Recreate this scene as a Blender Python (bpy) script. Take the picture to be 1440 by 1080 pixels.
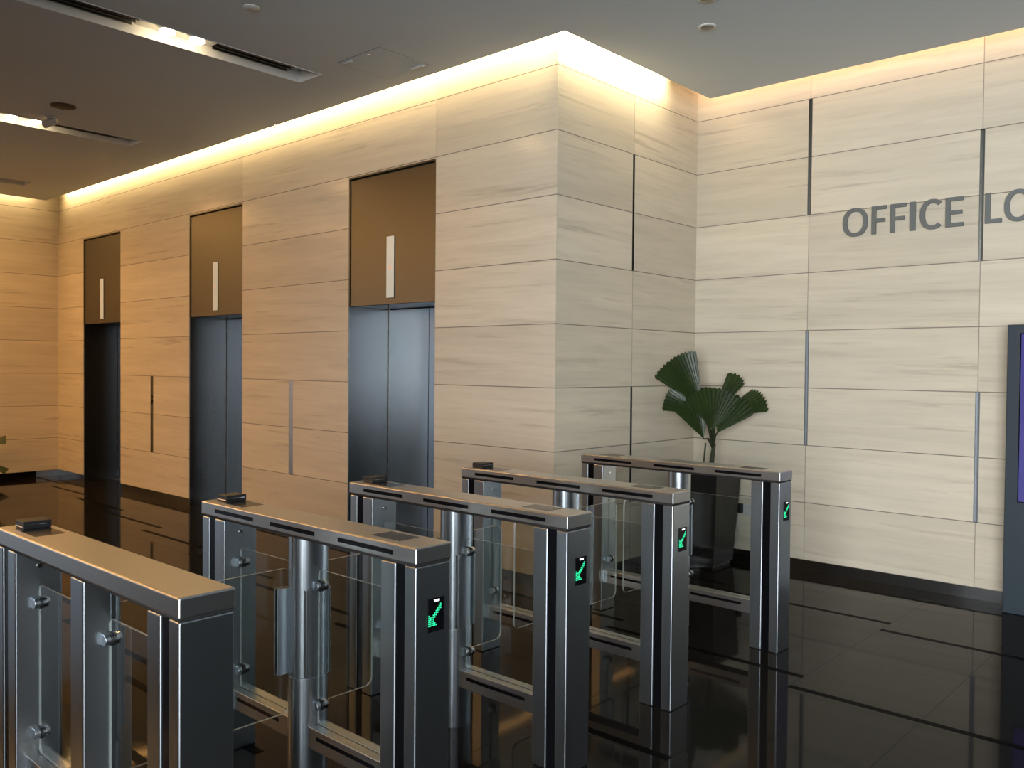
import bpy, bmesh, math, random
from mathutils import Vector, Matrix
random.seed(7)
sc = bpy.context.scene
C = sc.collection
for o in list(bpy.data.objects): bpy.data.objects.remove(o)
R = math.radians

# ------------------------------------------------------------------ camera
F_PX, YAW, PITCH, ROLL = 1213.9, 0.73843, -0.019888, 0.008790
cd = bpy.data.cameras.new('camera'); cam = bpy.data.objects.new('camera', cd); C.objects.link(cam)
cd.sensor_fit = 'HORIZONTAL'; cd.sensor_width = 36.0; cd.lens = F_PX/1440*36.0; cd.clip_start = .05; cd.clip_end = 200
fw = Vector((-math.sin(YAW)*math.cos(PITCH), math.cos(YAW)*math.cos(PITCH), math.sin(PITCH)))
r0 = fw.cross(Vector((0,0,1))).normalized(); u0 = r0.cross(fw)
rr = r0*math.cos(ROLL)+u0*math.sin(ROLL); uu = -r0*math.sin(ROLL)+u0*math.cos(ROLL)
M = Matrix.Identity(4)
for i in range(3): M[i][0], M[i][1], M[i][2] = rr[i], uu[i], -fw[i]
M[0][3], M[1][3], M[2][3] = 0, 0, 1.65
cam.matrix_world = M
sc.camera = cam

# ------------------------------------------------------------------ colour management, world, lights
vs = sc.view_settings
vs.view_transform = 'Standard'; vs.look = 'None'; vs.gamma = 1; vs.use_curve_mapping = False; vs.exposure = 0.0
W = bpy.data.worlds.new('world'); sc.world = W; W.use_nodes = True
W.node_tree.nodes['Background'].inputs[0].default_value = (.75, .87, 1, 1)
W.node_tree.nodes['Background'].inputs[1].default_value = 0.3

YA, YC, XB, XD = 4.872, 6.844, -4.011, -13.414      # lift wall, sign wall, return face, far left wall
YBACK, XR = -6.0, 6.0
ZC = 3.95                                            # ceiling slab underside
ZT = 4.35                                            # top of the light cove
GAP = .245

def area(name, loc, sx, sy, power, col, aim, spread=None):
    l = bpy.data.lights.new(name, 'AREA'); l.shape = 'RECTANGLE'; l.size = sx; l.size_y = sy
    l.energy = power; l.color = col
    if spread: l.spread = spread
    o = bpy.data.objects.new(name, l); C.objects.link(o); o.location = loc
    o.rotation_euler = Vector(aim).to_track_quat('-Z', 'Y').to_euler()
    return o
DAY = (.90, .95, 1.0)
WARM = (1.0, .50, .15)
area('daylight_back_window', (2.7, YBACK+.06, 1.9), 6.0, 3.4, 1400, DAY, (0, 1, 0))
area('daylight_side_window', (XR-.06, -3.4, 1.9), 4.6, 3.4, 60, DAY, (-1, 0, 0))
area('daylight_entrance_window', (XD+.12, -2.6, 1.6), 3.6, 2.8, 40, (.68, .84, 1.0), (1, 0, 0))
# fluorescent tubes in the light cove, above the slab edge
ZL = 4.2
def cove(name, a, b, power, col, aim):
    a, b = Vector(a), Vector(b); m = (a+b)/2
    L = (b-a).length
    along_x = abs(b.x-a.x) > abs(b.y-a.y)
    l = bpy.data.lights.new(name, 'AREA'); l.shape = 'RECTANGLE'; l.energy = power; l.color = col; l.spread = R(108)
    l.size, l.size_y = (L, .03) if along_x else (.03, L)
    o = bpy.data.objects.new(name, l); C.objects.link(o); o.location = m
    if along_x: o.rotation_euler = (R(aim), 0, 0)
    else: o.rotation_euler = (0, R(aim), 0)
    return o
COVE = (1.0, .74, .38)
cove('cove_tube_lifts', (-13.1, YA-.13, ZL), (-4.0, YA-.13, ZL), 85, COVE, 55)
cove('cove_tube_return', (XB+.13, YA-.15, ZL), (XB+.13, YC-.62, ZL), 33, (1.0, .82, .50), 55)
cove('cove_tube_sign', (-3.95, YC-.13, ZL), (1.2, YC-.13, ZL), 13, (1.0, .66, .42), 55)
cove('cove_tube_left', (XD+.13, 4.5, ZL), (XD+.13, -2, ZL), 50, COVE, 55)

# ------------------------------------------------------------------ material helpers
def newmat(name):
    m = bpy.data.materials.new(name); m.use_nodes = True
    nt = m.node_tree; b = nt.nodes['Principled BSDF']
    return m, nt, b
def simple(name, col, rough=.5, metal=0., spec=.5, emit=None, es=0., coat=0., noise=0.):
    m, nt, b = newmat(name)
    b.inputs['Base Color'].default_value = (*col, 1); b.inputs['Roughness'].default_value = rough
    b.inputs['Metallic'].default_value = metal; b.inputs['Specular IOR Level'].default_value = spec
    b.inputs['Coat Weight'].default_value = coat
    if emit:
        b.inputs['Emission Color'].default_value = (*emit, 1); b.inputs['Emission Strength'].default_value = es
    if noise:
        N = nt.nodes; L = nt.links
        t = N.new('ShaderNodeTexCoord'); n = N.new('ShaderNodeTexNoise'); n.inputs['Scale'].default_value = 9
        r = N.new('ShaderNodeMapRange'); L.new(t.outputs['Object'], n.inputs['Vector']); L.new(n.outputs['Fac'], r.inputs['Value'])
        r.inputs['To Min'].default_value = rough-noise; r.inputs['To Max'].default_value = rough+noise
        L.new(r.outputs['Result'], b.inputs['Roughness'])
    return m
def brushed(name, col, rough, scale=(3, 3, 260), vary=0., dark=.97):
    """brushed metal: grain noise stretched along one axis drives roughness, a touch of colour"""
    m, nt, b = newmat(name); N = nt.nodes; L = nt.links
    b.inputs['Metallic'].default_value = 1
    t = N.new('ShaderNodeTexCoord'); mp = N.new('ShaderNodeMapping'); mp.inputs['Scale'].default_value = scale
    n = N.new('ShaderNodeTexNoise'); n.inputs['Scale'].default_value = 1; n.inputs['Detail'].default_value = 3
    L.new(t.outputs['Object'], mp.inputs['Vector']); L.new(mp.outputs['Vector'], n.inputs['Vector'])
    r = N.new('ShaderNodeMapRange'); L.new(n.outputs['Fac'], r.inputs['Value'])
    r.inputs['From Min'].default_value = .3; r.inputs['From Max'].default_value = .7
    r.inputs['To Min'].default_value = rough-vary; r.inputs['To Max'].default_value = rough+vary
    L.new(r.outputs['Result'], b.inputs['Roughness'])
    mx = N.new('ShaderNodeMix'); mx.data_type = 'RGBA'; L.new(n.outputs['Fac'], mx.inputs['Factor'])
    mx.inputs['A'].default_value = (*[c*dark for c in col], 1); mx.inputs['B'].default_value = (*col, 1)
    L.new(mx.outputs['Result'], b.inputs['Base Color'])
    return m

def math_node(nt, op, a=None, b=None, c=None):
    n = nt.nodes.new('ShaderNodeMath'); n.operation = op
    for i, v in enumerate((a, b, c)):
        if v is None: continue
        if isinstance(v, (int, float)): n.inputs[i].default_value = v
        else: nt.links.new(v, n.inputs[i])
    return n.outputs[0]

H0, HM = .0872, .47025       # top of base, course height
def marble(name, axis, joints, cols, vj=.8):
    """polished beige stone in courses: streaks run level, fine dark joints at each course and at `joints`"""
    m, nt, b = newmat(name); N = nt.nodes; L = nt.links
    g = N.new('ShaderNodeNewGeometry'); s = N.new('ShaderNodeSeparateXYZ'); L.new(g.outputs['Position'], s.inputs[0])
    hx = s.outputs['X' if axis == 'X' else 'Y']; z = s.outputs['Z']
    zr = math_node(nt, 'DIVIDE', math_node(nt, 'SUBTRACT', z, H0), HM)
    row = math_node(nt, 'FLOOR', zr)
    col = None
    for j in joints:
        c = math_node(nt, 'GREATER_THAN', hx, j)
        col = c if col is None else math_node(nt, 'ADD', col, c)
    idx = math_node(nt, 'ADD', math_node(nt, 'MULTIPLY', row, 3.7), math_node(nt, 'MULTIPLY', col, 11.3))
    def noise(sh, sz, scale, det, off, rough=.55, dist=0.):
        cb = N.new('ShaderNodeCombineXYZ')
        L.new(math_node(nt, 'ADD', math_node(nt, 'MULTIPLY', hx, sh), math_node(nt, 'MULTIPLY', idx, 5.1+off)), cb.inputs[0])
        L.new(math_node(nt, 'ADD', math_node(nt, 'MULTIPLY', z, sz), math_node(nt, 'MULTIPLY', hx, sh*.28)), cb.inputs[1])
        L.new(math_node(nt, 'ADD', idx, off), cb.inputs[2])
        n = N.new('ShaderNodeTexNoise'); n.inputs['Scale'].default_value = scale; n.inputs['Detail'].default_value = det
        n.inputs['Roughness'].default_value = rough; n.inputs['Distortion'].default_value = dist
        L.new(cb.outputs[0], n.inputs['Vector']); return n.outputs['Fac']
    n1 = noise(.55, 7, 1.0, 6, 0., .6, .3)
    n2 = noise(1.6, 26, 1.0, 5, 4., .65, .5)
    n3 = noise(.42, 9, 1.5, 7, 9., .58, .6)
    def ramp(f, lo, hi, a=0., bb=1.):
        r = N.new('ShaderNodeMapRange'); L.new(f, r.inputs['Value']); r.inputs['From Min'].default_value = lo
        r.inputs['From Max'].default_value = hi; r.inputs['To Min'].default_value = a; r.inputs['To Max'].default_value = bb
        return r.outputs['Result']
    def mix(f, A, B):
        x = N.new('ShaderNodeMix'); x.data_type = 'RGBA'; L.new(f, x.inputs['Factor'])
        for k, v in (('A', A), ('B', B)):
            if isinstance(v, tuple): x.inputs[k].default_value = (*v, 1)
            else: L.new(v, x.inputs[k])
        return x.outputs['Result']
    base = mix(ramp(n1, .35, .65), cols[0], cols[1])
    base = mix(ramp(n2, .48, .72, 0, .38), base, cols[2])
    vein = math_node(nt, 'MULTIPLY', ramp(n3, .56, .70), ramp(n2, .40, .60))
    base = mix(math_node(nt, 'MULTIPLY', vein, .5), base, cols[3])
    wn = N.new('ShaderNodeTexWhiteNoise'); wn.noise_dimensions = '1D'; L.new(idx, wn.inputs['W'])
    hs = N.new('ShaderNodeHueSaturation'); L.new(base, hs.inputs['Color']); L.new(ramp(wn.outputs['Value'], 0, 1, .93, 1.05), hs.inputs['Value'])
    base = hs.outputs['Color']
    fr = math_node(nt, 'FRACT', zr)
    d = math_node(nt, 'MULTIPLY', math_node(nt, 'MINIMUM', fr, math_node(nt, 'SUBTRACT', 1., fr)), HM)
    line = ramp(d, .0022, .0045, 1., 0.)
    for j in joints:
        dj = math_node(nt, 'ABSOLUTE', math_node(nt, 'SUBTRACT', hx, j))
        line = math_node(nt, 'MAXIMUM', line, ramp(dj, .0018, .0038, vj, 0.))
    base = mix(math_node(nt, 'MULTIPLY', line, .85), base, (.16, .13, .10))
    L.new(base, b.inputs['Base Color'])
    L.new(ramp(line, 0, 1, .20, .8), b.inputs['Roughness'])
    b.inputs['Specular IOR Level'].default_value = .15
    return m
MARB = [(.76, .675, .53), (.67, .595, .465), (.56, .485, .37), (.36, .295, .22)]
JA = [-8.327, -5.305]
m_wallA = marble('beige_stone_lift_wall', 'X', JA, MARB, .3)
m_wallC = marble('beige_stone_sign_wall', 'X', [-2.972, -1.700, -.43], MARB)
m_wallB = marble('beige_stone_return', 'Y', [5.853], MARB)
m_wallD = marble('beige_stone_left', 'Y', [1.2, 2.45, 3.7], MARB)

def floor_mat():
    m, nt, b = newmat('dark_polished_granite'); N = nt.nodes; L = nt.links
    g = N.new('ShaderNodeNewGeometry'); s = N.new('ShaderNodeSeparateXYZ'); L.new(g.outputs['Position'], s.inputs[0])
    x, y = s.outputs['X'], s.outputs['Y']
    n = N.new('ShaderNodeTexNoise'); n.inputs['Scale'].default_value = 120; n.inputs['Detail'].default_value = 4
    L.new(g.outputs['Position'], n.inputs['Vector'])
    n2 = N.new('ShaderNodeTexNoise'); n2.inputs['Scale'].default_value = 1.3; L.new(g.outputs['Position'], n2.inputs['Vector'])
    # columns of slabs 1.3 m wide, each shifted .18 m; thick strips between slabs, fine joints across
    cx = math_node(nt, 'DIVIDE', math_node(nt, 'ADD', x, 1.93), .65)
    fx = math_node(nt, 'FRACT', cx)
    dx = math_node(nt, 'MULTIPLY', math_node(nt, 'MINIMUM', fx, math_node(nt, 'SUBTRACT', 1., fx)), .65)
    col = math_node(nt, 'FLOOR', math_node(nt, 'DIVIDE', math_node(nt, 'ADD', x, 1.93), 1.3))
    ys = math_node(nt, 'ADD', math_node(nt, 'SUBTRACT', y, 5.62), math_node(nt, 'MULTIPLY', col, .18))
    fy = math_node(nt, 'FRACT', math_node(nt, 'DIVIDE', ys, 1.335))
    dy = math_node(nt, 'MULTIPLY', math_node(nt, 'MINIMUM', fy, math_node(nt, 'SUBTRACT', 1., fy)), 1.335)
    l1 = math_node(nt, 'LESS_THAN', dx, .0022)
    l2 = math_node(nt, 'LESS_THAN', dy, .024)
    fy2 = math_node(nt, 'FRACT', math_node(nt, 'ADD', math_node(nt, 'DIVIDE', ys, 1.335), .5))
    dy2 = math_node(nt, 'MULTIPLY', math_node(nt, 'MINIMUM', fy2, math_node(nt, 'SUBTRACT', 1., fy2)), 1.335)
    l3 = math_node(nt, 'LESS_THAN', dy2, .0022)
    mx = N.new('ShaderNodeMix'); mx.data_type = 'RGBA'; L.new(n.outputs['Fac'], mx.inputs['Factor'])
    mx.inputs['A'].default_value = (.006, .0055, .005, 1); mx.inputs['B'].default_value = (.020, .018, .016, 1)
    ln = math_node(nt, 'MAXIMUM', math_node(nt, 'MULTIPLY', math_node(nt, 'MAXIMUM', l1, l3), .6), l2)
    m2 = N.new('ShaderNodeMix'); m2.data_type = 'RGBA'; L.new(ln, m2.inputs['Factor']); L.new(mx.outputs['Result'], m2.inputs['A'])
    m2.inputs['B'].default_value = (.003, .003, .003, 1); L.new(m2.outputs['Result'], b.inputs['Base Color'])
    r = N.new('ShaderNodeMapRange'); L.new(n2.outputs['Fac'], r.inputs['Value']); r.inputs['To Min'].default_value = .03; r.inputs['To Max'].default_value = .075
    rl = math_node(nt, 'MAXIMUM', r.outputs['Result'], math_node(nt, 'MULTIPLY', ln, .35)); L.new(rl, b.inputs['Roughness'])
    sp = math_node(nt, 'SUBTRACT', .07, math_node(nt, 'MULTIPLY', ln, .06)); L.new(sp, b.inputs['Specular IOR Level'])
    return m
m_floor = floor_mat()
m_ceil = simple('matt_grey_ceiling_paint', (.62, .67, .70), .75)
m_cove = simple('white_cove_paint', (.8, .78, .74), .7)
m_recess = simple('white_slot_paint', (.72, .71, .68), .55)
m_steel = brushed('brushed_stainless_steel', (.52, .565, .60), .29, (90, 90, 2))
m_steel_top = brushed('brushed_stainless_steel_top', (.56, .56, .55), .33, (2, 90, 90))
m_chrome = simple('polished_chrome', (.75, .75, .75), .08, 1)
m_bronze = brushed('bronze_tinted_steel', (.165, .150, .112), .42, (60, 60, 1.5), .01, .97)
m_door = brushed('dark_satin_steel_door', (.24, .255, .265), .24, (60, 60, 2), .012)
m_base = brushed('dark_stainless_skirting', (.32, .31, .30), .22, (3, 3, 100), .012)
m_black = simple('black_glossy_acrylic', (.004, .004, .005), .2, spec=.15, noise=.03)
m_blackm = simple('black_matt_plastic', (.012, .012, .012), .5, noise=.05)
m_dark = simple('dark_gap', (.01, .01, .01), .8)
m_rubber = simple('black_rubber_gasket', (.01, .01, .01), .45)
m_panel = simple('smoked_reader_window', (.022, .020, .018), .22, noise=.03)
m_green = simple('green_led', (.0, .3, .15), .4, emit=(.04, 1.0, .42), es=1.0)
m_white = simple('white_led', (.8, .8, .8), .4, emit=(1, .95, .95), es=1.3)
m_ind = simple('lift_indicator_glass', (.62, .64, .58), .25, emit=(.8, .85, .72), es=.16)
m_indr = simple('orange_lift_digit', (.7, .4, .25), .4, emit=(1, .45, .2), es=.35)
m_bulb = simple('lit_warm_lamp', (1, .9, .7), .4, emit=(1, .78, .48), es=45)
m_letter = simple('grey_painted_metal_letter', (.17, .18, .175), .45, .2, noise=.04)
m_kiosk = simple('dark_slate_kiosk_paint', (.022, .036, .047), .42, noise=.05)
m_screen = simple('kiosk_screen', (.02, .02, .06), .15, emit=(.10, .09, .38), es=.55)
m_pot = simple('black_planter_glaze', (.008, .008, .008), .4, noise=.06)
m_soil = simple('brown_potting_soil', (.03, .02, .012), .95)
m_whitep = simple('white_plastic', (.6, .6, .58), .4, noise=.05)
m_chan = brushed('slot_channel_metal', (.22, .22, .20), .35, (200, 200, 3))
m_chanb = brushed('slot_channel_bright_metal', (.26, .27, .28), .42, (200, 200, 3))

def glass():
    m = bpy.data.materials.new('clear_safety_glass'); m.use_nodes = True; nt = m.node_tree; N = nt.nodes; L = nt.links
    N.remove(N['Principled BSDF']); out = N['Material Output']
    tr = N.new('ShaderNodeBsdfTransparent'); tr.inputs['Color'].default_value = (.90, .92, .91, 1)
    gl = N.new('ShaderNodeBsdfGlossy'); gl.inputs['Roughness'].default_value = .02; gl.inputs['Color'].default_value = (1, 1, 1, 1)
    fr = N.new('ShaderNodeFresnel'); fr.inputs['IOR'].default_value = 1.45
    ge = N.new('ShaderNodeNewGeometry')
    ff = math_node(nt, 'MULTIPLY', fr.outputs[0], math_node(nt, 'SUBTRACT', 1., ge.outputs['Backfacing']))
    mx = N.new('ShaderNodeMixShader'); L.new(ff, mx.inputs['Fac']); L.new(tr.outputs[0], mx.inputs[1]); L.new(gl.outputs[0], mx.inputs[2])
    L.new(mx.outputs[0], out.inputs['Surface'])
    return m
m_glass = glass()
m_glassedge = simple('ground_glass_edge', (.42, .45, .43), .35)

def leafmat():
    m, nt, b = newmat('fan_palm_leaf'); N = nt.nodes; L = nt.links
    t = N.new('ShaderNodeTexCoord'); n = N.new('ShaderNodeTexNoise'); n.inputs['Scale'].default_value = 5
    L.new(t.outputs['Object'], n.inputs['Vector'])
    mx = N.new('ShaderNodeMix'); mx.data_type = 'RGBA'; L.new(n.outputs['Fac'], mx.inputs['Factor'])
    mx.inputs['A'].default_value = (.009, .021, .005, 1); mx.inputs['B'].default_value = (.040, .070, .012, 1)
    L.new(mx.outputs['Result'], b.inputs['Base Color']); b.inputs['Roughness'].default_value = .42
    return m
m_leaf = leafmat()
m_stem = simple('brown_green_stem', (.035, .045, .018), .6)

# ------------------------------------------------------------------ mesh helpers
def box(bm, x0, x1, y0, y1, z0, z1):
    v = [bm.verts.new(p) for p in ((x0,y0,z0),(x1,y0,z0),(x1,y1,z0),(x0,y1,z0),(x0,y0,z1),(x1,y0,z1),(x1,y1,z1),(x0,y1,z1))]
    for f in ((0,3,2,1),(4,5,6,7),(0,1,5,4),(1,2,6,5),(2,3,7,6),(3,0,4,7)): bm.faces.new([v[i] for i in f])
def prism(bm, pts, axis, a, b):
    """extrude a 2D outline along an axis. axis z: pts=(x,y); y: pts=(x,z); x: pts=(y,z)"""
    def P(p, t):
        return {'z': (p[0], p[1], t), 'y': (p[0], t, p[1]), 'x': (t, p[0], p[1])}[axis]
    lo = [bm.verts.new(P(p, a)) for p in pts]; hi = [bm.verts.new(P(p, b)) for p in pts]
    n = len(pts)
    bm.faces.new(lo); bm.faces.new(hi[::-1])
    for i in range(n): bm.faces.new((lo[i], lo[(i+1) % n], hi[(i+1) % n], hi[i]))
def tube(bm, pts, rad, n=8, closed_ends=True):
    rings = []
    pts = [Vector(p) for p in pts]
    if not hasattr(rad, '__len__'): rad = [rad]*len(pts)
    for i, p in enumerate(pts):
        d = (pts[min(i+1, len(pts)-1)]-pts[max(i-1, 0)]).normalized()
        u = d.orthogonal().normalized() if i == 0 else (u-d*u.dot(d)).normalized()
        v = d.cross(u)
        rings.append([bm.verts.new(p+(u*math.cos(2*math.pi*k/n)+v*math.sin(2*math.pi*k/n))*rad[i]) for k in range(n)])
    for a, b in zip(rings, rings[1:]):
        for k in range(n): bm.faces.new((a[k], a[(k+1) % n], b[(k+1) % n], b[k]))
    if closed_ends: bm.faces.new(rings[0][::-1]); bm.faces.new(rings[-1])
def rrect(x0, x1, z0, z1, r, n=5):
    pts = []
    for cx, cz, a0 in ((x1-r, z1-r, 0), (x0+r, z1-r, 90), (x0+r, z0+r, 180), (x1-r, z0+r, 270)):
        for k in range(n+1):
            a = R(a0+90*k/n); pts.append((cx+r*math.cos(a), cz+r*math.sin(a)))
    return pts
def obj(name, bm, mat, parent=None, bevel=0., seg=2, smooth=False):
    bmesh.ops.recalc_face_normals(bm, faces=bm.faces)
    me = bpy.data.meshes.new(name); bm.to_mesh(me); bm.free()
    for m in (mat if isinstance(mat, (list, tuple)) else [mat]): me.materials.append(m)
    o = bpy.data.objects.new(name, me); C.objects.link(o)
    if parent: o.parent = parent
    if smooth or bevel:
        for p in me.polygons: p.use_smooth = True
        me.set_sharp_from_angle(angle=R(35))
    if bevel:
        b = o.modifiers.new('bevel', 'BEVEL'); b.width = bevel; b.segments = seg; b.limit_method = 'ANGLE'; b.angle_limit = R(40)
        b.harden_normals = True
    return o
def bb(name, mat, boxes, parent=None, bevel=0., seg=2):
    bm = bmesh.new()
    for q in boxes: box(bm, *q)
    return obj(name, bm, mat, parent, bevel, seg)
def empty(name, loc=(0,0,0), parent=None):
    o = bpy.data.objects.new(name, None); C.objects.link(o); o.location = loc; o.empty_display_size = .1
    if parent: o.parent = parent
    return o
def tag(o, label, cat, group=None, kind=None):
    o['label'] = label; o['category'] = cat
    if group: o['group'] = group
    if kind: o['kind'] = kind
    return o
def struct(o):
    o['kind'] = 'structure'; return o

# ------------------------------------------------------------------ room shell
struct(bb('floor', m_floor, [(XD-.6, XR+.2, YBACK-.2, YC+.3, -.1, 0)]))
# lift wall with three openings
LIFT = [(-12.505, -11.317), (-9.49, -8.327), (-6.483, -5.305)]
ZH = 3.368; YD = YA+.465
TH = .9
xs = [XD-.6]+[v for l in LIFT for v in l]+[XB]
wa = []
call = [(-10.43, .078), (-7.41, .078)]
for i in range(0, len(xs), 2):
    x0, x1 = xs[i], xs[i+1]
    y1 = YA+TH if x1 != XB else YC+.3
    if i == 6: y1 = YA+.6
    c = [k for k in call if x0 < k[0] < x1]
    if c:
        xc, w = c[0]; a, b_ = xc-w/2, xc+w/2
        wa += [(x0, a, YA, y1, H0, ZT), (b_, x1, YA, y1, H0, ZT), (a, b_, YA, y1, H0, H0+HM), (a, b_, YA, y1, H0+3*HM, ZT), (a, b_, YA+.025, y1, H0+HM, H0+3*HM)]
    elif x1 == XB: wa += [(x0, XB, YA, YA+.01, H0, ZT), (x0, XB-.056, YA+.01, y1, H0, ZT)]
    else: wa += [(x0, x1, YA, y1, H0, ZT)]
for x0, x1 in LIFT: wa.append((x0, x1, YA, YA+.6, ZH, ZT))
struct(bb('wall_lifts', m_wallA, wa))
# return face with slot recesses
ys, w = 5.853, .030
def slotted(plane_axis, c, wdt, zr, lo, hi, front, back, depth=.04):
    """boxes of a wall band from lo..hi at height H0..ZT leaving recesses of width wdt at c (list)"""
    out = []; prev = lo
    for (cc, rng) in c:
        a, b_ = cc-wdt/2, cc+wdt/2
        out.append((prev, a, H0, ZT, 0)); z = H0
        for (z0, z1) in rng:
            out.append((a, b_, z, z0, 0)); out.append((a, b_, z0, z1, depth)); z = z1
        out.append((a, b_, z, ZT, 0)); prev = b_
    out.append((prev, hi, H0, ZT, 0))
    res = []
    for (a, b_, z0, z1, d) in out:
        if plane_axis == 'X': res.append((a, b_, front+d, back, z0, z1))
        else: res.append((back, front-d, a, b_, z0, z1))
    return res
zj = lambda k: H0+HM*k
cB = [(ys, [(zj(1), zj(3)), (zj(5), zj(7))])]
struct(bb('wall_return', m_wallB, slotted('Y', cB, .03, None, YA+.01, YC, XB, XB-.055)))
cC = [(-2.972, [(zj(2), zj(4)), (zj(6), zj(8))]), (-1.700, [(zj(1), zj(3)), (zj(5), zj(7))])]
struct(bb('wall_sign', m_wallC, slotted('X', cC, .032, None, XB, .35, YC, YC+.4)))
struct(bb('wall_left', m_wallD, [(XD-.5, XD, 1.0, YA+.3, H0, ZT), (XD-.5, XD, YBACK, -4.6, H0, ZT), (XD-.5, XD, -4.6, 1.0, 3.1, ZT)]))
m_dw = simple('dark_corridor_wall', (.09, .10, .10), .6)
struct(bb('wall_right', m_dw, [(.35, XR+.2, YC, YC+.3, 0, ZT), (XR, XR+.2, -1.0, YC, 0, ZT), (XR, XR+.2, YBACK, -1.0, 3.65, ZT), (XR, XR+.2, YBACK, -5.8, 0, 3.65)]))
struct(bb('wall_back', simple('grey_back_wall', (.22, .21, .20), .6), [(XD-.5, -.4, YBACK-.2, YBACK, 0, ZT), (-.4, XR+.2, YBACK-.2, YBACK, 3.65, ZT), (5.8, XR+.2, YBACK-.2, YBACK, 0, 3.65)]))
struct(bb('daylight_blocker', simple('grey_daylight_blocker', (.30, .27, .23), .6), [(-1.25, -1.05, YBACK, -1.7, 0, ZC)]))  # unseen blocker added to keep window daylight off the left end of the lobby
# window frames of the glazed front, behind the camera
for i, (kind, lo, hi, at) in enumerate((('X', -.4, 5.8, YBACK), ('Y', -5.8, -1.0, XR))):
    bm = bmesh.new(); n = 5
    for k in range(n+1):
        c = lo+(hi-lo)*k/n
        if kind == 'X': box(bm, c-.03, c+.03, at-.12, at-.02, 0, 3.65)
        else: box(bm, at+.02, at+.12, c-.03, c+.03, 0, 3.65)
    struct(obj('window_%d' % (i+1), bm, m_kiosk))

# skirting
sk = []
for i in range(0, len(xs), 2):
    x0, x1 = max(xs[i], XD), xs[i+1]
    sk.append((x0, x1 if x1 != XB else XB-.012, YA+.012, YA+.1, 0, H0-.004))
struct(bb('baseboard_lifts', m_base, sk))
struct(bb('baseboard_return', m_base, [(XB-.1, XB-.012, YA+.012, YC, 0, H0-.004)]))
struct(bb('baseboard_sign', m_base, [(XB-.012, .35, YC+.012, YC+.1, 0, H0-.004)]))
struct(bb('baseboard_left', m_black, [(XD-.1, XD-.012, 1.0, 4.57, 0, H0-.004)]))
struct(bb('trim_1', m_steel, [(XD-.1, XD-.008, 4.57, YA+.012, 0, H0-.004)]))

# slot channels
n_tr = 2
for (plane, c, rngs) in (('Y', ys, cB[0][1]), ('X', -2.972, cC[0][1]), ('X', -1.700, cC[1][1])):
    for (z0, z1) in rngs:
        mt = m_chanb if z0 < 1.3 else m_chan
        a, b_ = c-.016, c+.016
        if plane == 'X':
            bx = [(a, b_, YC+.028, YC+.04, z0, z1), (a, a+.003, YC+.001, YC+.028, z0, z1), (b_-.003, b_, YC+.001, YC+.028, z0, z1)]
        else:
            a, b_ = c-.015, c+.015
            bx = [(XB-.04, XB-.028, a, b_, z0, z1), (XB-.028, XB-.001, a, a+.003, z0, z1), (XB-.028, XB-.001, b_-.003, b_, z0, z1)]
        struct(bb('trim_%d' % n_tr, mt, bx)); n_tr += 1

# ceiling slab with three long slots, and the cove above its edges
SL = [(-6.06, -5.76), (-9.19, -8.88), (-12.30, -12.0)]
SY0, SY1 = -4.0, 4.06
cx0, cx1, cyA, cyC, cxB = XD+GAP, XR, YA-GAP, YC-GAP, XB+GAP+.015
Z2 = ZC+.12
cb = [(cxB, cx1, cyA, cyC, ZC, Z2), (cx0, cx1, SY1, cyA, ZC, Z2), (cx0, cx1, YBACK, SY0, ZC, Z2)]
prev = cx0
for a, b_ in sorted(SL):
    cb.append((prev, a, SY0, SY1, ZC, Z2)); prev = b_
cb.append((prev, cx1, SY0, SY1, ZC, Z2))
for a, b_ in SL: cb.append((a, b_, SY0, SY1, Z2-.03, Z2))
ce = struct(bb('ceiling', m_ceil, cb))
struct(bb('trim_20', m_cove, [(XD-.5, XR+.2, YBACK-.2, YC+.4, ZT, ZT+.1)]))

# ------------------------------------------------------------------ lifts
for i, (x0, x1) in enumerate(LIFT):
    e = struct(empty('door_%d' % (i+1), ((x0+x1)/2, YA, 0)))
    hw = (x1-x0)/2
    bb('header_panel', m_bronze, [(-hw+.018, hw-.018, .012, .035, 2.19, ZH-.028)], e, .003)
    fr = bb('header_frame', m_bronze, [(-hw, -hw+.014, .002, .05, 2.19, ZH), (hw-.014, hw, .002, .05, 2.19, ZH), (-hw+.014, hw-.014, .002, .05, ZH-.014, ZH)], e)
    bb('header_gap', m_dark, [(-hw+.014, hw-.014, .038, .05, 2.2, ZH-.014)], e)
    bb('soffit', m_door, [(-hw, hw, .036, .465, 2.19, 2.215)], e)
    bb('jamb', m_door, [(-hw, -hw+.012, .004, .465, 0, 2.19)], e, .002)
    bb('jamb', m_door, [(hw-.012, hw, .004, .465, 0, 2.19)], e, .002)
    bb('door_panel', m_door, [(-hw+.022, -.004, .465, .49, .008, 2.182)], e, .002)
    bb('door_panel', m_door, [(.004, hw-.022, .465, .49, .008, 2.182)], e, .002)
    bb('door_gap', m_dark, [(-hw, hw, .492, .50, 0, 2.2)], e)
    bb('threshold', m_steel, [(-hw+.012, hw-.012, .40, .465, 0, .006)], e)
    ind = bb('indicator_light', m_ind, [(-.050, .050, .004, .014, 2.247, 2.785)], e, .002)
    bb('indicator_rim', m_dark, [(-.054, .054, .008, .013, 2.243, 2.789)], ind)
    bb('floor_digit', m_indr, [(-.012, .012, .0025, .005, 2.50, 2.525)], ind)
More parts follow.
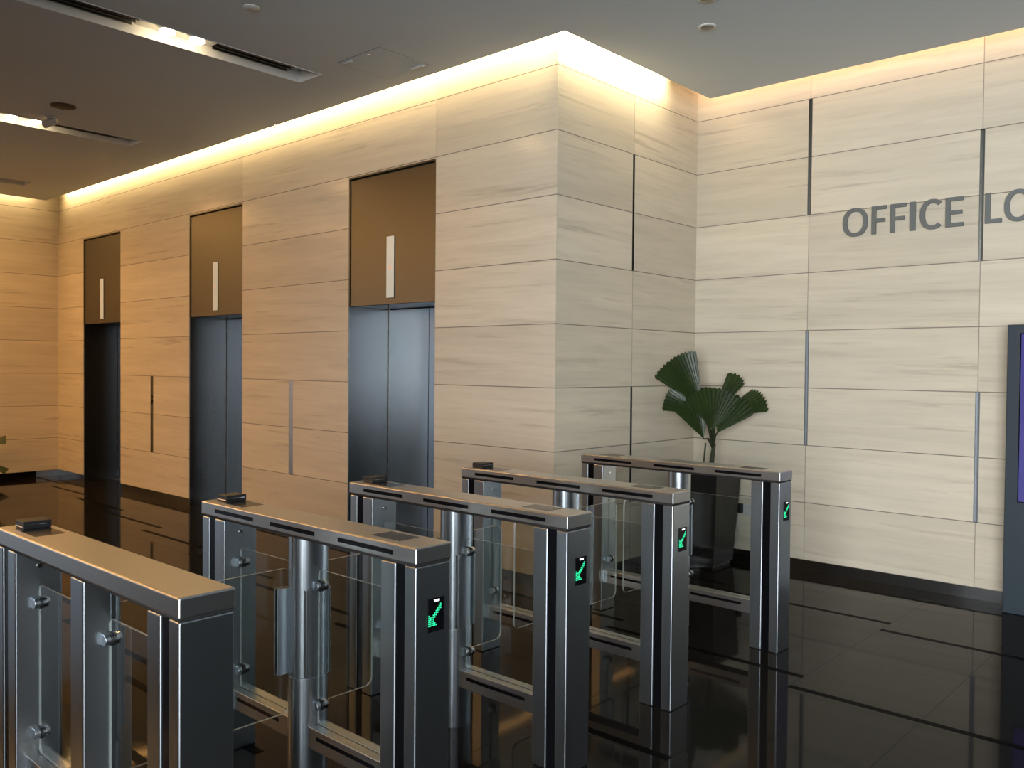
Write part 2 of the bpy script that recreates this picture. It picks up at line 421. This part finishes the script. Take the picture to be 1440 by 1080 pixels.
# call panels between the lifts
for k, (xc, w_) in enumerate(call):
    e = tag(empty('call_panel', (xc, YA, zj(1))), ['dark bronze lift call panel strip with black button, between left and middle lifts',
        'plain brushed steel call panel strip between middle and right lifts'][k], 'call panel', 'call panels in the lift wall')
    bb('face_plate', m_bronze if k == 0 else m_steel_top, [(-.036, .036, .004, .02, .003, 2*HM-.003)], e, .002)
    if k == 0:
        bb('call_button', m_black, [(-.022, .022, -.003, .004, .60, .655), (-.022, .022, -.003, .004, .67, .70)], e, .003)

# ------------------------------------------------------------------ ceiling slots: trough, louvres, lamps
SLN = ['nearest the camera, above the right lift', 'above the middle lift', 'at the far left of the ceiling']
for k, (a, b_) in enumerate(SL):
    c = (a+b_)/2; hw = (b_-a)/2
    e = tag(empty('ceiling_slot', (c, SY1, ZC)), 'long recessed ceiling slot with dark air louvres, '+SLN[k], 'ceiling slot', 'long slots in the ceiling')
    L_ = SY1-SY0
    bm = bmesh.new()
    box(bm, -hw, -hw+.008, -L_, 0, -.004, .088); box(bm, hw-.008, hw, -L_, 0, -.004, .088)
    box(bm, -hw+.008, hw-.008, -.008, 0, -.004, .088)
    obj('trough', bm, m_recess, e)
    # louvre runs between the lamp trays
    lamps = [2.97-SY1]
    cuts = []; prev = -.15
    for ly in lamps:
        cuts.append((ly+.30, prev)); prev = ly-.30
    cuts.append((-L_+.05, prev))
    for (q0, q1) in cuts:
        bm = bmesh.new(); box(bm, -hw+.008, hw-.008, q0, q1, .075, .088)
        lv = obj('louvre', bm, m_blackm, e)
        bm = bmesh.new()
        for s in range(5):
            xx = -hw+.04+s*(2*hw-.08)/4
            box(bm, xx-.003, xx+.003, q0, q1, .045, .075)
        obj('louvre_blade', bm, m_chan, lv)
    for n_, ly in enumerate(lamps):
        if k == 2 and n_ == 0: pass
        tr = bb('lamp_tray', m_recess, [(-hw+.008, hw-.008, ly-.30, ly+.30, .068, .088)], e)
        for dy in (-.10, .12):
            bm = bmesh.new(); tube(bm, [(.0, ly+dy, .067), (.0, ly+dy, .05), (.0, ly+dy, .036)], [.03, .048, .055], 20)
            obj('reflector', bm, m_chrome, tr, smooth=True)
            bm = bmesh.new(); tube(bm, [(.0, ly+dy, .0355), (.0, ly+dy, .02), (.0, ly+dy, .008)], [.048, .052, .034], 20)
            obj('bulb', bm, m_bulb, tr, smooth=True)
        area('slot_lamp', (c+.05, SY1+ly+.01, ZC-.012), .10, .30, [9, 14, 36][k], WARM, (0, 0, -1))
    area('added_warm_slot_fill', (c+.02, -1.2, ZC-.012), .2, 5.0, [30, 125, 200][k], WARM, (0, 0, -1))  # soft warm fill added along each slot, out of view, no lamp there

# adjustable spotlight beside the middle slot
e = tag(empty('spotlight', (-8.70, 3.10, ZC)), 'small grey adjustable spotlight head hanging beside the middle ceiling slot', 'spotlight')
bm = bmesh.new(); tube(bm, [(0, 0, 0), (0, 0, -.012)], .045, 20); obj('mount', bm, m_recess, e, smooth=True)
bm = bmesh.new(); tube(bm, [(0, 0, -.012), (-.006, -.006, -.034)], .010, 10); obj('stem', bm, m_recess, e, smooth=True)
bm = bmesh.new(); tube(bm, [(.035, .04, -.03), (.02, .02, -.036), (-.035, -.05, -.066), (-.039, -.054, -.068)], [.022, .032, .038, .034], 20); obj('lamp_head', bm, m_recess, e, smooth=True)

# round things in the ceiling
def disc(name, label, cat, x, y, r, m, ring=None, group=None):
    e = tag(empty(name, (x, y, ZC)), label, cat, group)
    bm = bmesh.new(); tube(bm, [(0, 0, 0), (0, 0, -.006), (0, 0, -.008)], [r, r, r*.94], 28); obj('rim', bm, ring or m, e, smooth=True)
    bm = bmesh.new(); tube(bm, [(0, 0, -.008), (0, 0, -.010)], [r*.72, r*.66], 28); obj('face', bm, m, e, smooth=True)
    return e
m_spk = simple('brown_speaker_grille', (.10, .07, .045), .7)
disc('ceiling_speaker', 'round brown speaker grille in ceiling right of the middle slot', 'speaker', -8.22, 3.03, .105, m_spk)
disc('smoke_detector', 'pale round smoke detector in ceiling, top centre left', 'detector', -5.03, 3.0, .05, m_recess)
disc('ceiling_downlight', 'unlit round downlight in ceiling near the inner wall corner', 'downlight', -2.985, 5.20, .06, m_chan, m_recess, 'unlit downlights')
disc('ceiling_downlight', 'unlit round downlight cut by the top edge of the photo', 'downlight', -2.76, 4.80, .06, m_chan, m_recess, 'unlit downlights')
# access hatch
e = tag(empty('access_hatch', (-5.20, 4.23, ZC)), 'flush square access hatch with small latch in the ceiling', 'hatch')
bb('hatch_rim', m_chan, [(-.25, .25, -.25, -.246, -.002, 0), (-.25, .25, .246, .25, -.002, 0), (-.25, -.246, -.246, .246, -.002, 0), (.246, .25, -.246, .246, -.002, 0)], e)
bb('hatch_panel', m_ceil, [(-.244, .244, -.244, .244, -.003, 0)], e)
bm = bmesh.new(); tube(bm, [(.10, -.22, -.003), (.10, -.22, -.012)], .016, 12); obj('latch', bm, m_chrome, e, smooth=True)
bb('hinge', m_whitep, [(.10, .22, .19, .215, -.016, -.003)], e, .002)
bb('hinge', m_whitep, [(-.20, -.12, -.22, -.20, -.012, -.003)], e, .002)
e = tag(empty('sprinkler', (-7.30, YA-GAP-.02, ZC)), 'tiny sprinkler head at the edge of the ceiling slab', 'sprinkler')
bm = bmesh.new(); tube(bm, [(0, 0, 0), (0, 0, -.02), (0, 0, -.022)], [.012, .009, .022], 12); obj('nozzle', bm, m_chrome, e, smooth=True)

# ------------------------------------------------------------------ wall sign letters
LZ0, LZ1 = 2.700, 2.915
def letter(ch, x0, x1, label):
    w = x1-x0; h = LZ1-LZ0; t = .033; bm = bmesh.new(); ya, yb = YC-.022, YC-.0005
    if ch in 'OC':
        n = 48; rx, rz = w/2, h/2+.004; tx = t*1.02; a0, a1 = (0, 360) if ch == 'O' else (48, 312)
        if ch == 'C': rx = w*.56
        cx = x0+rx; cz = (LZ0+LZ1)/2
        def pt(a, s):
            c_, s_ = math.cos(R(a)), math.sin(R(a)); p = .88
            return (cx+math.copysign(abs(c_)**p, c_)*(rx-(tx if s else 0)), cz+math.copysign(abs(s_)**p, s_)*(rz-(t*.86 if s else 0)))
        A = [a0+(a1-a0)*k/n for k in range(n+1)]
        vs_ = []
        for a in A:
            o_, i_ = pt(a, 0), pt(a, 1)
            vs_.append([bm.verts.new((q[0], y, q[1])) for y in (ya, yb) for q in (o_, i_)])
        for p_, q_ in zip(vs_, vs_[1:]):
            for i, j in ((0, 1), (1, 3), (3, 2), (2, 0)): bm.faces.new((p_[i], p_[j], q_[j], q_[i]))
        if ch == 'C':
            for v in (vs_[0], vs_[-1]): bm.faces.new((v[0], v[1], v[3], v[2]))
        bmesh.ops.remove_doubles(bm, verts=bm.verts, dist=1e-5)
    else:
        q = t*.84
        out = {'I': [(0, 0), (w, 0), (w, h), (0, h)],
               'L': [(0, 0), (w, 0), (w, q), (t, q), (t, h), (0, h)],
               'F': [(0, 0), (t, 0), (t, h*.42), (w*.92, h*.42), (w*.92, h*.42+q), (t, h*.42+q), (t, h-q), (w, h-q), (w, h), (0, h)],
               'E': [(0, 0), (w, 0), (w, q), (t, q), (t, h*.42), (w*.93, h*.42), (w*.93, h*.42+q), (t, h*.42+q), (t, h-q), (w, h-q), (w, h), (0, h)]}[ch]
        prism(bm, [(x0+a, LZ0+b_) for a, b_ in out], 'y', ya, yb)
    o = obj('sign_letter', bm, m_letter, None, .0015, 1)
    tag(o, label, 'letter', 'raised letters of the wall sign')
for ch, a, b_, lb in (('O', -2.689, -2.496, 'raised grey letter O that starts the wall sign, leftmost'),
    ('F', -2.465, -2.356, 'raised grey letter F directly right of the first O'), ('F', -2.325, -2.212, 'raised grey letter F directly left of the letter I'),
    ('I', -2.183, -2.143, 'raised grey letter I of the wall sign'), ('C', -2.111, -1.955, 'raised grey letter C of the wall sign'),
    ('E', -1.933, -1.813, 'raised grey letter E of the wall sign'), ('L', -1.672, -1.565, 'raised grey letter L beside the vertical slot in the wall'),
    ('O', -1.550, -1.375, 'raised grey letter O cut by the right edge of the photo')):
    letter(ch, a, b_, lb)

# ------------------------------------------------------------------ kiosk
e = tag(empty('information_kiosk', (-1.466, 6.612, 0)), 'tall dark slate kiosk with blue screen at the right edge', 'kiosk')
bb('body', m_kiosk, [(0, .86, 0, .13, .0, 1.966)], e, .006)
s_ = bb('screen', m_screen, [(.085, .775, -.004, -.001, .77, 1.90)], e)
bb('screen_bezel', m_black, [(.078, .782, -.0025, 0, .763, 1.907)], e)

# ------------------------------------------------------------------ turnstile gates
GW = .155; GZ = 1.056
def stadium(xc, r, y0, y1, n=14):
    pts = []
    for k in range(n+1):
        a = R(180+180*k/n); pts.append((xc+r*math.cos(a), y0+r*math.sin(a)*.9+r*.9))
    for k in range(n+1):
        a = R(180*k/n); pts.append((xc+r*math.cos(a), y1-r*.9+r*math.sin(a)*.9))
    return pts
XCOL = -.715; RC = .065
def glass_obj(name, pts, axis, a, b_, parent):
    bm = bmesh.new(); prism(bm, pts, axis, a, b_)
    big = sorted(bm.faces, key=lambda f: -f.calc_area())[:2]
    for f in bm.faces: f.material_index = 0 if f in big else 1
    return obj(name, bm, [m_glass, m_glassedge], parent)
def gate(xe, ye, L, label, first=False, last=False, lane_near=.295, lane_far=.30, arrow=True, reader=True):
    g = tag(empty('turnstile_gate', (xe, ye, 0)), label, 'turnstile', 'row of entry gates')
    ZB = .998
    # top cap
    cap = bb('top_cap', m_steel_top, [(-L-.004, .004, -.003, GW+.003, ZB, GZ)], g, .007, 3)
    if not first:
        for (a, b_) in ((-L+.115, -L+.415), (-.857, -.562), (-.418, -.114)):
            bb('sensor_strip', m_black, [(a, b_, -.0045, -.002, 1.018, 1.034)], cap)
            bb('sensor_strip', m_black, [(a, b_, GW+.002, GW+.0045, 1.018, 1.034)], cap)
        bb('reader_window', m_panel, [(-.280, -.128, .038, .128, GZ-.001, GZ+.0008)], cap)
    bb('reader_window', m_panel, [(-L+.13, -L+.28, .030, .130, GZ-.001, GZ+.0008)], cap)
    bb('shadow_gap', m_dark, [(-L+.002, -.002, .002, GW-.002, ZB-.006, ZB+.002)], cap)
    if reader:
        rd = bb('card_reader', m_blackm, [(-L+.045, -L+.125, .045, .140, GZ, GZ+.028)], cap, .003)
        bb('reader_edge', m_chrome, [(-L+.124, -L+.127, .055, .130, GZ+.014, GZ+.018), (-L+.05, -L+.120, .0435, .046, GZ+.008, GZ+.011)], rd)
    # end posts with black light strips
    for (s0, s1, t0, t1) in ((-.058, 0, -.181, -.104), (-L, -L+.058, -L+.104, -L+.183)):
        ps = bb('end_post', m_steel, [(s0, s1, 0, GW, 0, ZB-.006), (t0, t1, 0, GW, 0, ZB-.006)], g, .0065, 3)
        m0, m1 = (s1, t0) if s1 < t0 else (t1, s0)
        bb('light_strip', m_black, [(m0, m1, .005, GW-.005, 0, ZB-.006)], ps)
    bm = bmesh.new(); tube(bm, [(-L+.183, .078, .935), (-L+.188, .078, .935)], .009, 14); obj('lock', bm, m_chrome, g, smooth=True)
    # centre column
    if first:
        bb('centre_post', m_steel, [(-.70, -.60, 0, .085, 0, ZB-.006)], g, .005, 2)
        near_in = -.60
    else: near_in = -.65
    y0 = .06 if first else 0
    secs = [('column_top', .797, ZB-.006, 0), ('column_foot', 0, .453, 0)]
    for nm, z0, z1, d in secs:
        bm = bmesh.new(); prism(bm, stadium(XCOL, RC, y0, GW), 'z', z0, z1); obj(nm, bm, m_steel, g, .001, 1)
    bm = bmesh.new()
    pts = stadium(XCOL, RC-.001, y0, GW)
    prism(bm, stadium(XCOL, RC-.004, y0+.003, GW-.003), 'z', .453, .797)
    col = obj('pivot_column', bm, m_steel, g, .001, 1)
    bb('column_shell', m_steel, [(XCOL+RC-.014, XCOL+RC+.004, y0+.022, y0+.032, .457, .793), (XCOL+RC-.014, XCOL+RC+.004, GW-.032, GW-.022, .457, .793)], col, .002)
    for side in ((1,) if first else ((-1,) if last else (-1, 1))):
        f0, f1 = ((-.036, .05) if side < 0 else (GW-.05, GW+.036))
        bb('hinge_plate', m_steel, [(-.765+.006, -.765+.014, f0, f1, .457, .790), (-.765-.014, -.765-.006, f0, f1, .457, .790)], col, .0015, 1)
    # swing leaves
    if not first:
        glass_obj('swing_leaf', rrect(-lane_near, .03, .30, .865, .035), 'x', -.770, -.760, g)
    if not last:
        glass_obj('swing_leaf', rrect(GW-.03, GW+lane_far, .30, .865, .035), 'x', -.770, -.760, g)
    # fixed panes, clamps, lower rails
    for (a, b_) in ((-L+.183, -.785), (near_in, -.181)):
        glass_obj('infill_pane', rrect(a+.004, b_-.004, .272, .868, .02), 'y', .074, .082, g)
        rl = bb('lower_rail', m_steel_top, [(a-.002, b_+.002, .035, .073, .19, .27), (a-.002, b_+.002, .083, .120, .19, .27), (a-.002, b_+.002, .073, .083, .19, .262)], g, .002)
        bb('rail_slot', m_black, [(a+.05, b_-.07, .0335, .036, .232, .247)], rl)
        for z in (.806, .347):
            def dshape(y1, y2, r_, mt, nm, par):
                bm = bmesh.new(); pts = [(a, z-r_), (a+r_*.9, z-r_)]
                for k in range(9):
                    an = R(-90+180*k/8); pts.append((a+r_*.9+r_*math.cos(an), z+r_*math.sin(an)))
                pts += [(a, z+r_)]
                prism(bm, pts, 'y', y1, y2); return obj(nm, bm, mt, par, .0025, 2)
            cl = dshape(.052, .071, .018, m_steel, 'glass_clamp', g)
            dshape(.071, .085, .021, m_rubber, 'gasket', cl)
            dshape(.085, .104, .018, m_chrome, 'clamp_back', cl)
    # direction display on the end face
    if arrow:
        d = bb('direction_display', m_black, [(0, .0035, .052, .124, .765, .878)], g, .001, 1)
        bm = bmesh.new(); nu, nv = 11, 17; du, dv = .072/nu, .113/nv
        for i in range(nu):
            for j in range(nv):
                u, v = (i+.5)/nu, (j+.5)/nv
                # shaft from upper right to lower left, head in the lower left corner
                sx, sy, ex, ey = .80, .22, .12, .72
                t = ((u-sx)*(ex-sx)+(v-sy)*(ey-sy))/((ex-sx)**2+(ey-sy)**2)
                dist = abs((u-sx)*(ey-sy)-(v-sy)*(ex-sx))/math.hypot(ex-sx, ey-sy)
                on = (0 < t < 1 and dist < .075) or (u > .02 and v < .80 and (v-.47)/.33 > (u-.02)/.56 and u < .58 and v > .47)
                if on:
                    y_, z_ = .052+u*.072, .878-v*.113
                    box(bm, .0035, .0045, y_-du*.31, y_+du*.31, z_-dv*.31, z_+dv*.31)
        obj('green_arrow', bm, m_green, d)
        bm = bmesh.new()
        for k in range(3): box(bm, .0035, .0045, .052+.026+k*.0085, .052+.033+k*.0085, .8655, .8725)
        obj('white_mark', bm, m_white, d)
    return g
gate(-2.088, 1.046, 1.365, 'nearest steel gate at lower left, plain near side, no green arrow', first=True, lane_far=.295, arrow=False)
gate(-2.114, 1.865, 1.400, 'second steel gate from the front, complete green arrow panel, overlapping the nearest gate', lane_near=.295, lane_far=.275)
gate(-2.148, 2.697, 1.420, 'middle steel gate of the row of five, in front of the right lift', lane_near=.275, lane_far=.28)
gate(-2.192, 3.558, 1.443, 'fourth steel gate from the front, below the wall corner', lane_near=.28, lane_far=.46)
gate(-2.198, 4.719, 1.444, 'farthest steel gate, in front of the potted palm', last=True, lane_near=.46, reader=False)

# ------------------------------------------------------------------ potted fan palm in the corner
PX, PY = -3.68, 6.50
def planter(e, h, top, bot):
    bm = bmesh.new()
    def ring(s, z): return [bm.verts.new((x*s, y*s, z)) for x, y in ((-1,-1),(1,-1),(1,1),(-1,1))]
    R_ = [ring(bot*.9, 0), ring(bot*.9, .03), ring(bot, .03), ring(top, h), ring(top-.025, h), ring(top-.03, h-.06)]
    for a, b_ in zip(R_, R_[1:]):
        for k in range(4): bm.faces.new((a[k], a[(k+1) % 4], b_[(k+1) % 4], b_[k]))
    bm.faces.new(R_[0]); bm.faces.new(R_[-1])
    obj('planter', bm, m_pot, e, .004)
    bb('soil', m_soil, [(-top+.03, top-.03, -top+.03, top-.03, h-.062, h-.05)], e)
def fan_leaf(e, stem0, base, direc, normal, length, spread, npl=15, droop=.25, tipcut=.08, name='leaf'):
    """pleated fan blade: base point, mid direction, face normal, opening half angle (deg)"""
    base = Vector(base); d = Vector(direc).normalized(); n = Vector(normal); n = (n-d*n.dot(d)).normalized(); s = d.cross(n)
    bm = bmesh.new(); rows = 9; cols = npl*2
    grid = []
    for i in range(rows+1):
        t = i/rows; row = []
        for j in range(cols+1):
            u = j/cols*2-1; a = R(spread)*u
            L_ = length*(1-.05*abs(u)**2)
            if i == rows and j % 2 == 0: L_ *= 1-tipcut*.5
            dirv = d*math.cos(a)+s*math.sin(a)
            rad = L_*t
            p = base+dirv*rad
            pl = (.5 if j % 2 else -.5)*rad*R(spread)/npl*.9
            p += n*pl
            p -= n*(droop*length*(t**2.2))*(1-.3*abs(u))
            p -= n*(abs(u)**1.6)*rad*.18
            row.append(bm.verts.new(p))
        grid.append(row)
    for i in range(rows):
        for j in range(cols):
            if i == 0 and False: continue
            try: bm.faces.new((grid[i][j], grid[i][j+1], grid[i+1][j+1], grid[i+1][j]))
            except ValueError: pass
    bmesh.ops.remove_doubles(bm, verts=bm.verts, dist=1e-5)
    o = obj(name, bm, m_leaf, e); sol = o.modifiers.new('thickness', 'SOLIDIFY'); sol.thickness = .0015
    bm = bmesh.new(); s0 = Vector(stem0)
    mid = (s0+base)/2+Vector((0, 0, .04))
    tube(bm, [s0, mid, base], [.011, .008, .006], 8); obj('stem', bm, m_stem, o, smooth=True)
    return o
e = tag(empty('potted_palm', (PX, PY, 0)), 'dark green fan palm in a tall black planter in the wall corner', 'potted plant')
planter(e, .78, .21, .165)
S = (0.04, 0, .73)
# coordinates are relative to the pot; the picture plane runs roughly along +x / +z
bm = bmesh.new(); tube(bm, [(.045, -.01, .72), (.05, -.01, .86), (.07, -.01, 1.02)], [.026, .022, .016], 10); obj('trunk', bm, m_stem, e, smooth=True)
bm = bmesh.new(); tube(bm, [(-.02, 0, .72), (-.03, 0, .86), (-.02, .01, 1.02)], [.008, .008, .007], 8); obj('dry_stalk', bm, m_stem, e, smooth=True)
T = (.06, -.01, .98)
# leaf layout given as (right, towards viewer, up) around the crown; turned onto the corner's diagonal
def V(a, b_, z): return (.06+.739*a+.673*b_, -.05+.673*a-.739*b_, z)
def D(a, b_, z): return (.739*a+.673*b_, .673*a-.739*b_, z)
fan_leaf(e, T, V(-.08, .06, 1.32), D(-.44, .12, .75), D(.2, 1, -.1), .50, 27, 13, .05)
fan_leaf(e, T, V(-.03, .03, 1.20), D(-.06, .02, .9), D(.1, 1, .1), .30, 38, 11, .04)
fan_leaf(e, T, V(-.08, .10, 1.26), D(-.80, .10, .62), D(-.1, .75, .6), .36, 26, 10, .16)
fan_leaf(e, T, V(-.02, .14, 1.15), D(.12, .10, .85), D(.1, 1, .0), .35, 50, 15, .02)
fan_leaf(e, T, V(.02, .06, 1.22), D(.84, .05, .56), D(-.15, .8, .6), .46, 17, 9, .16)
fan_leaf(e, T, V(.00, .02, 1.26), D(.56, -.05, .72), D(.1, 1, 0), .42, 13, 6, .05)
fan_leaf(e, T, V(-.08, .10, 1.07), D(-.22, .05, .80), D(.2, 1, .2), .36, 30, 9, .03)
fan_leaf(e, T, V(.03, .10, 1.12), D(.45, .10, .75), D(.1, 1, .2), .36, 34, 10, .08)

# second plant, mostly beyond the left edge of the picture
e = tag(empty('floor_plant', (-13.10, 3.62, 0)), 'leafy floor plant cut by the left edge, beside the left wall', 'potted plant')
planter(e, .35, .16, .12)
T2 = (0, 0, .33)
for (b_, d_, n_, L_) in (((.0, .05, .5), (.1, .80, .38), (0, -.3, 1), .42), ((.0, .0, .5), (.3, -.6, .8), (.5, 0, .6), .36), ((.0, .05, .34), (.1, .95, -.24), (0, .2, 1), .45), ((0, -.05, .5), (-.2, -.8, .4), (0, .3, 1), .38)):
    fan_leaf(e, T2, b_, d_, n_, L_, 24, 8, .1)

# ------------------------------------------------------------------ power socket low on the sign wall, with plug and cable
e = tag(empty('power_socket', (-3.50, YC, .44)), 'white power socket with black plug on the wall behind the farthest gate', 'socket')
bb('face_plate', m_whitep, [(-.045, .075, -.010, 0, -.045, .045)], e, .003)
bb('plug', m_blackm, [(-.065, -.010, -.050, -.010, -.03, .05)], e, .006)
bm = bmesh.new(); tube(bm, [(-.04, -.035, -.02), (-.05, -.04, -.10), (-.03, -.035, -.20), (-.07, -.03, -.30), (-.12, -.05, -.37), (-.16, -.12, -.43)], .005, 8); obj('cable', bm, m_whitep, e, smooth=True)
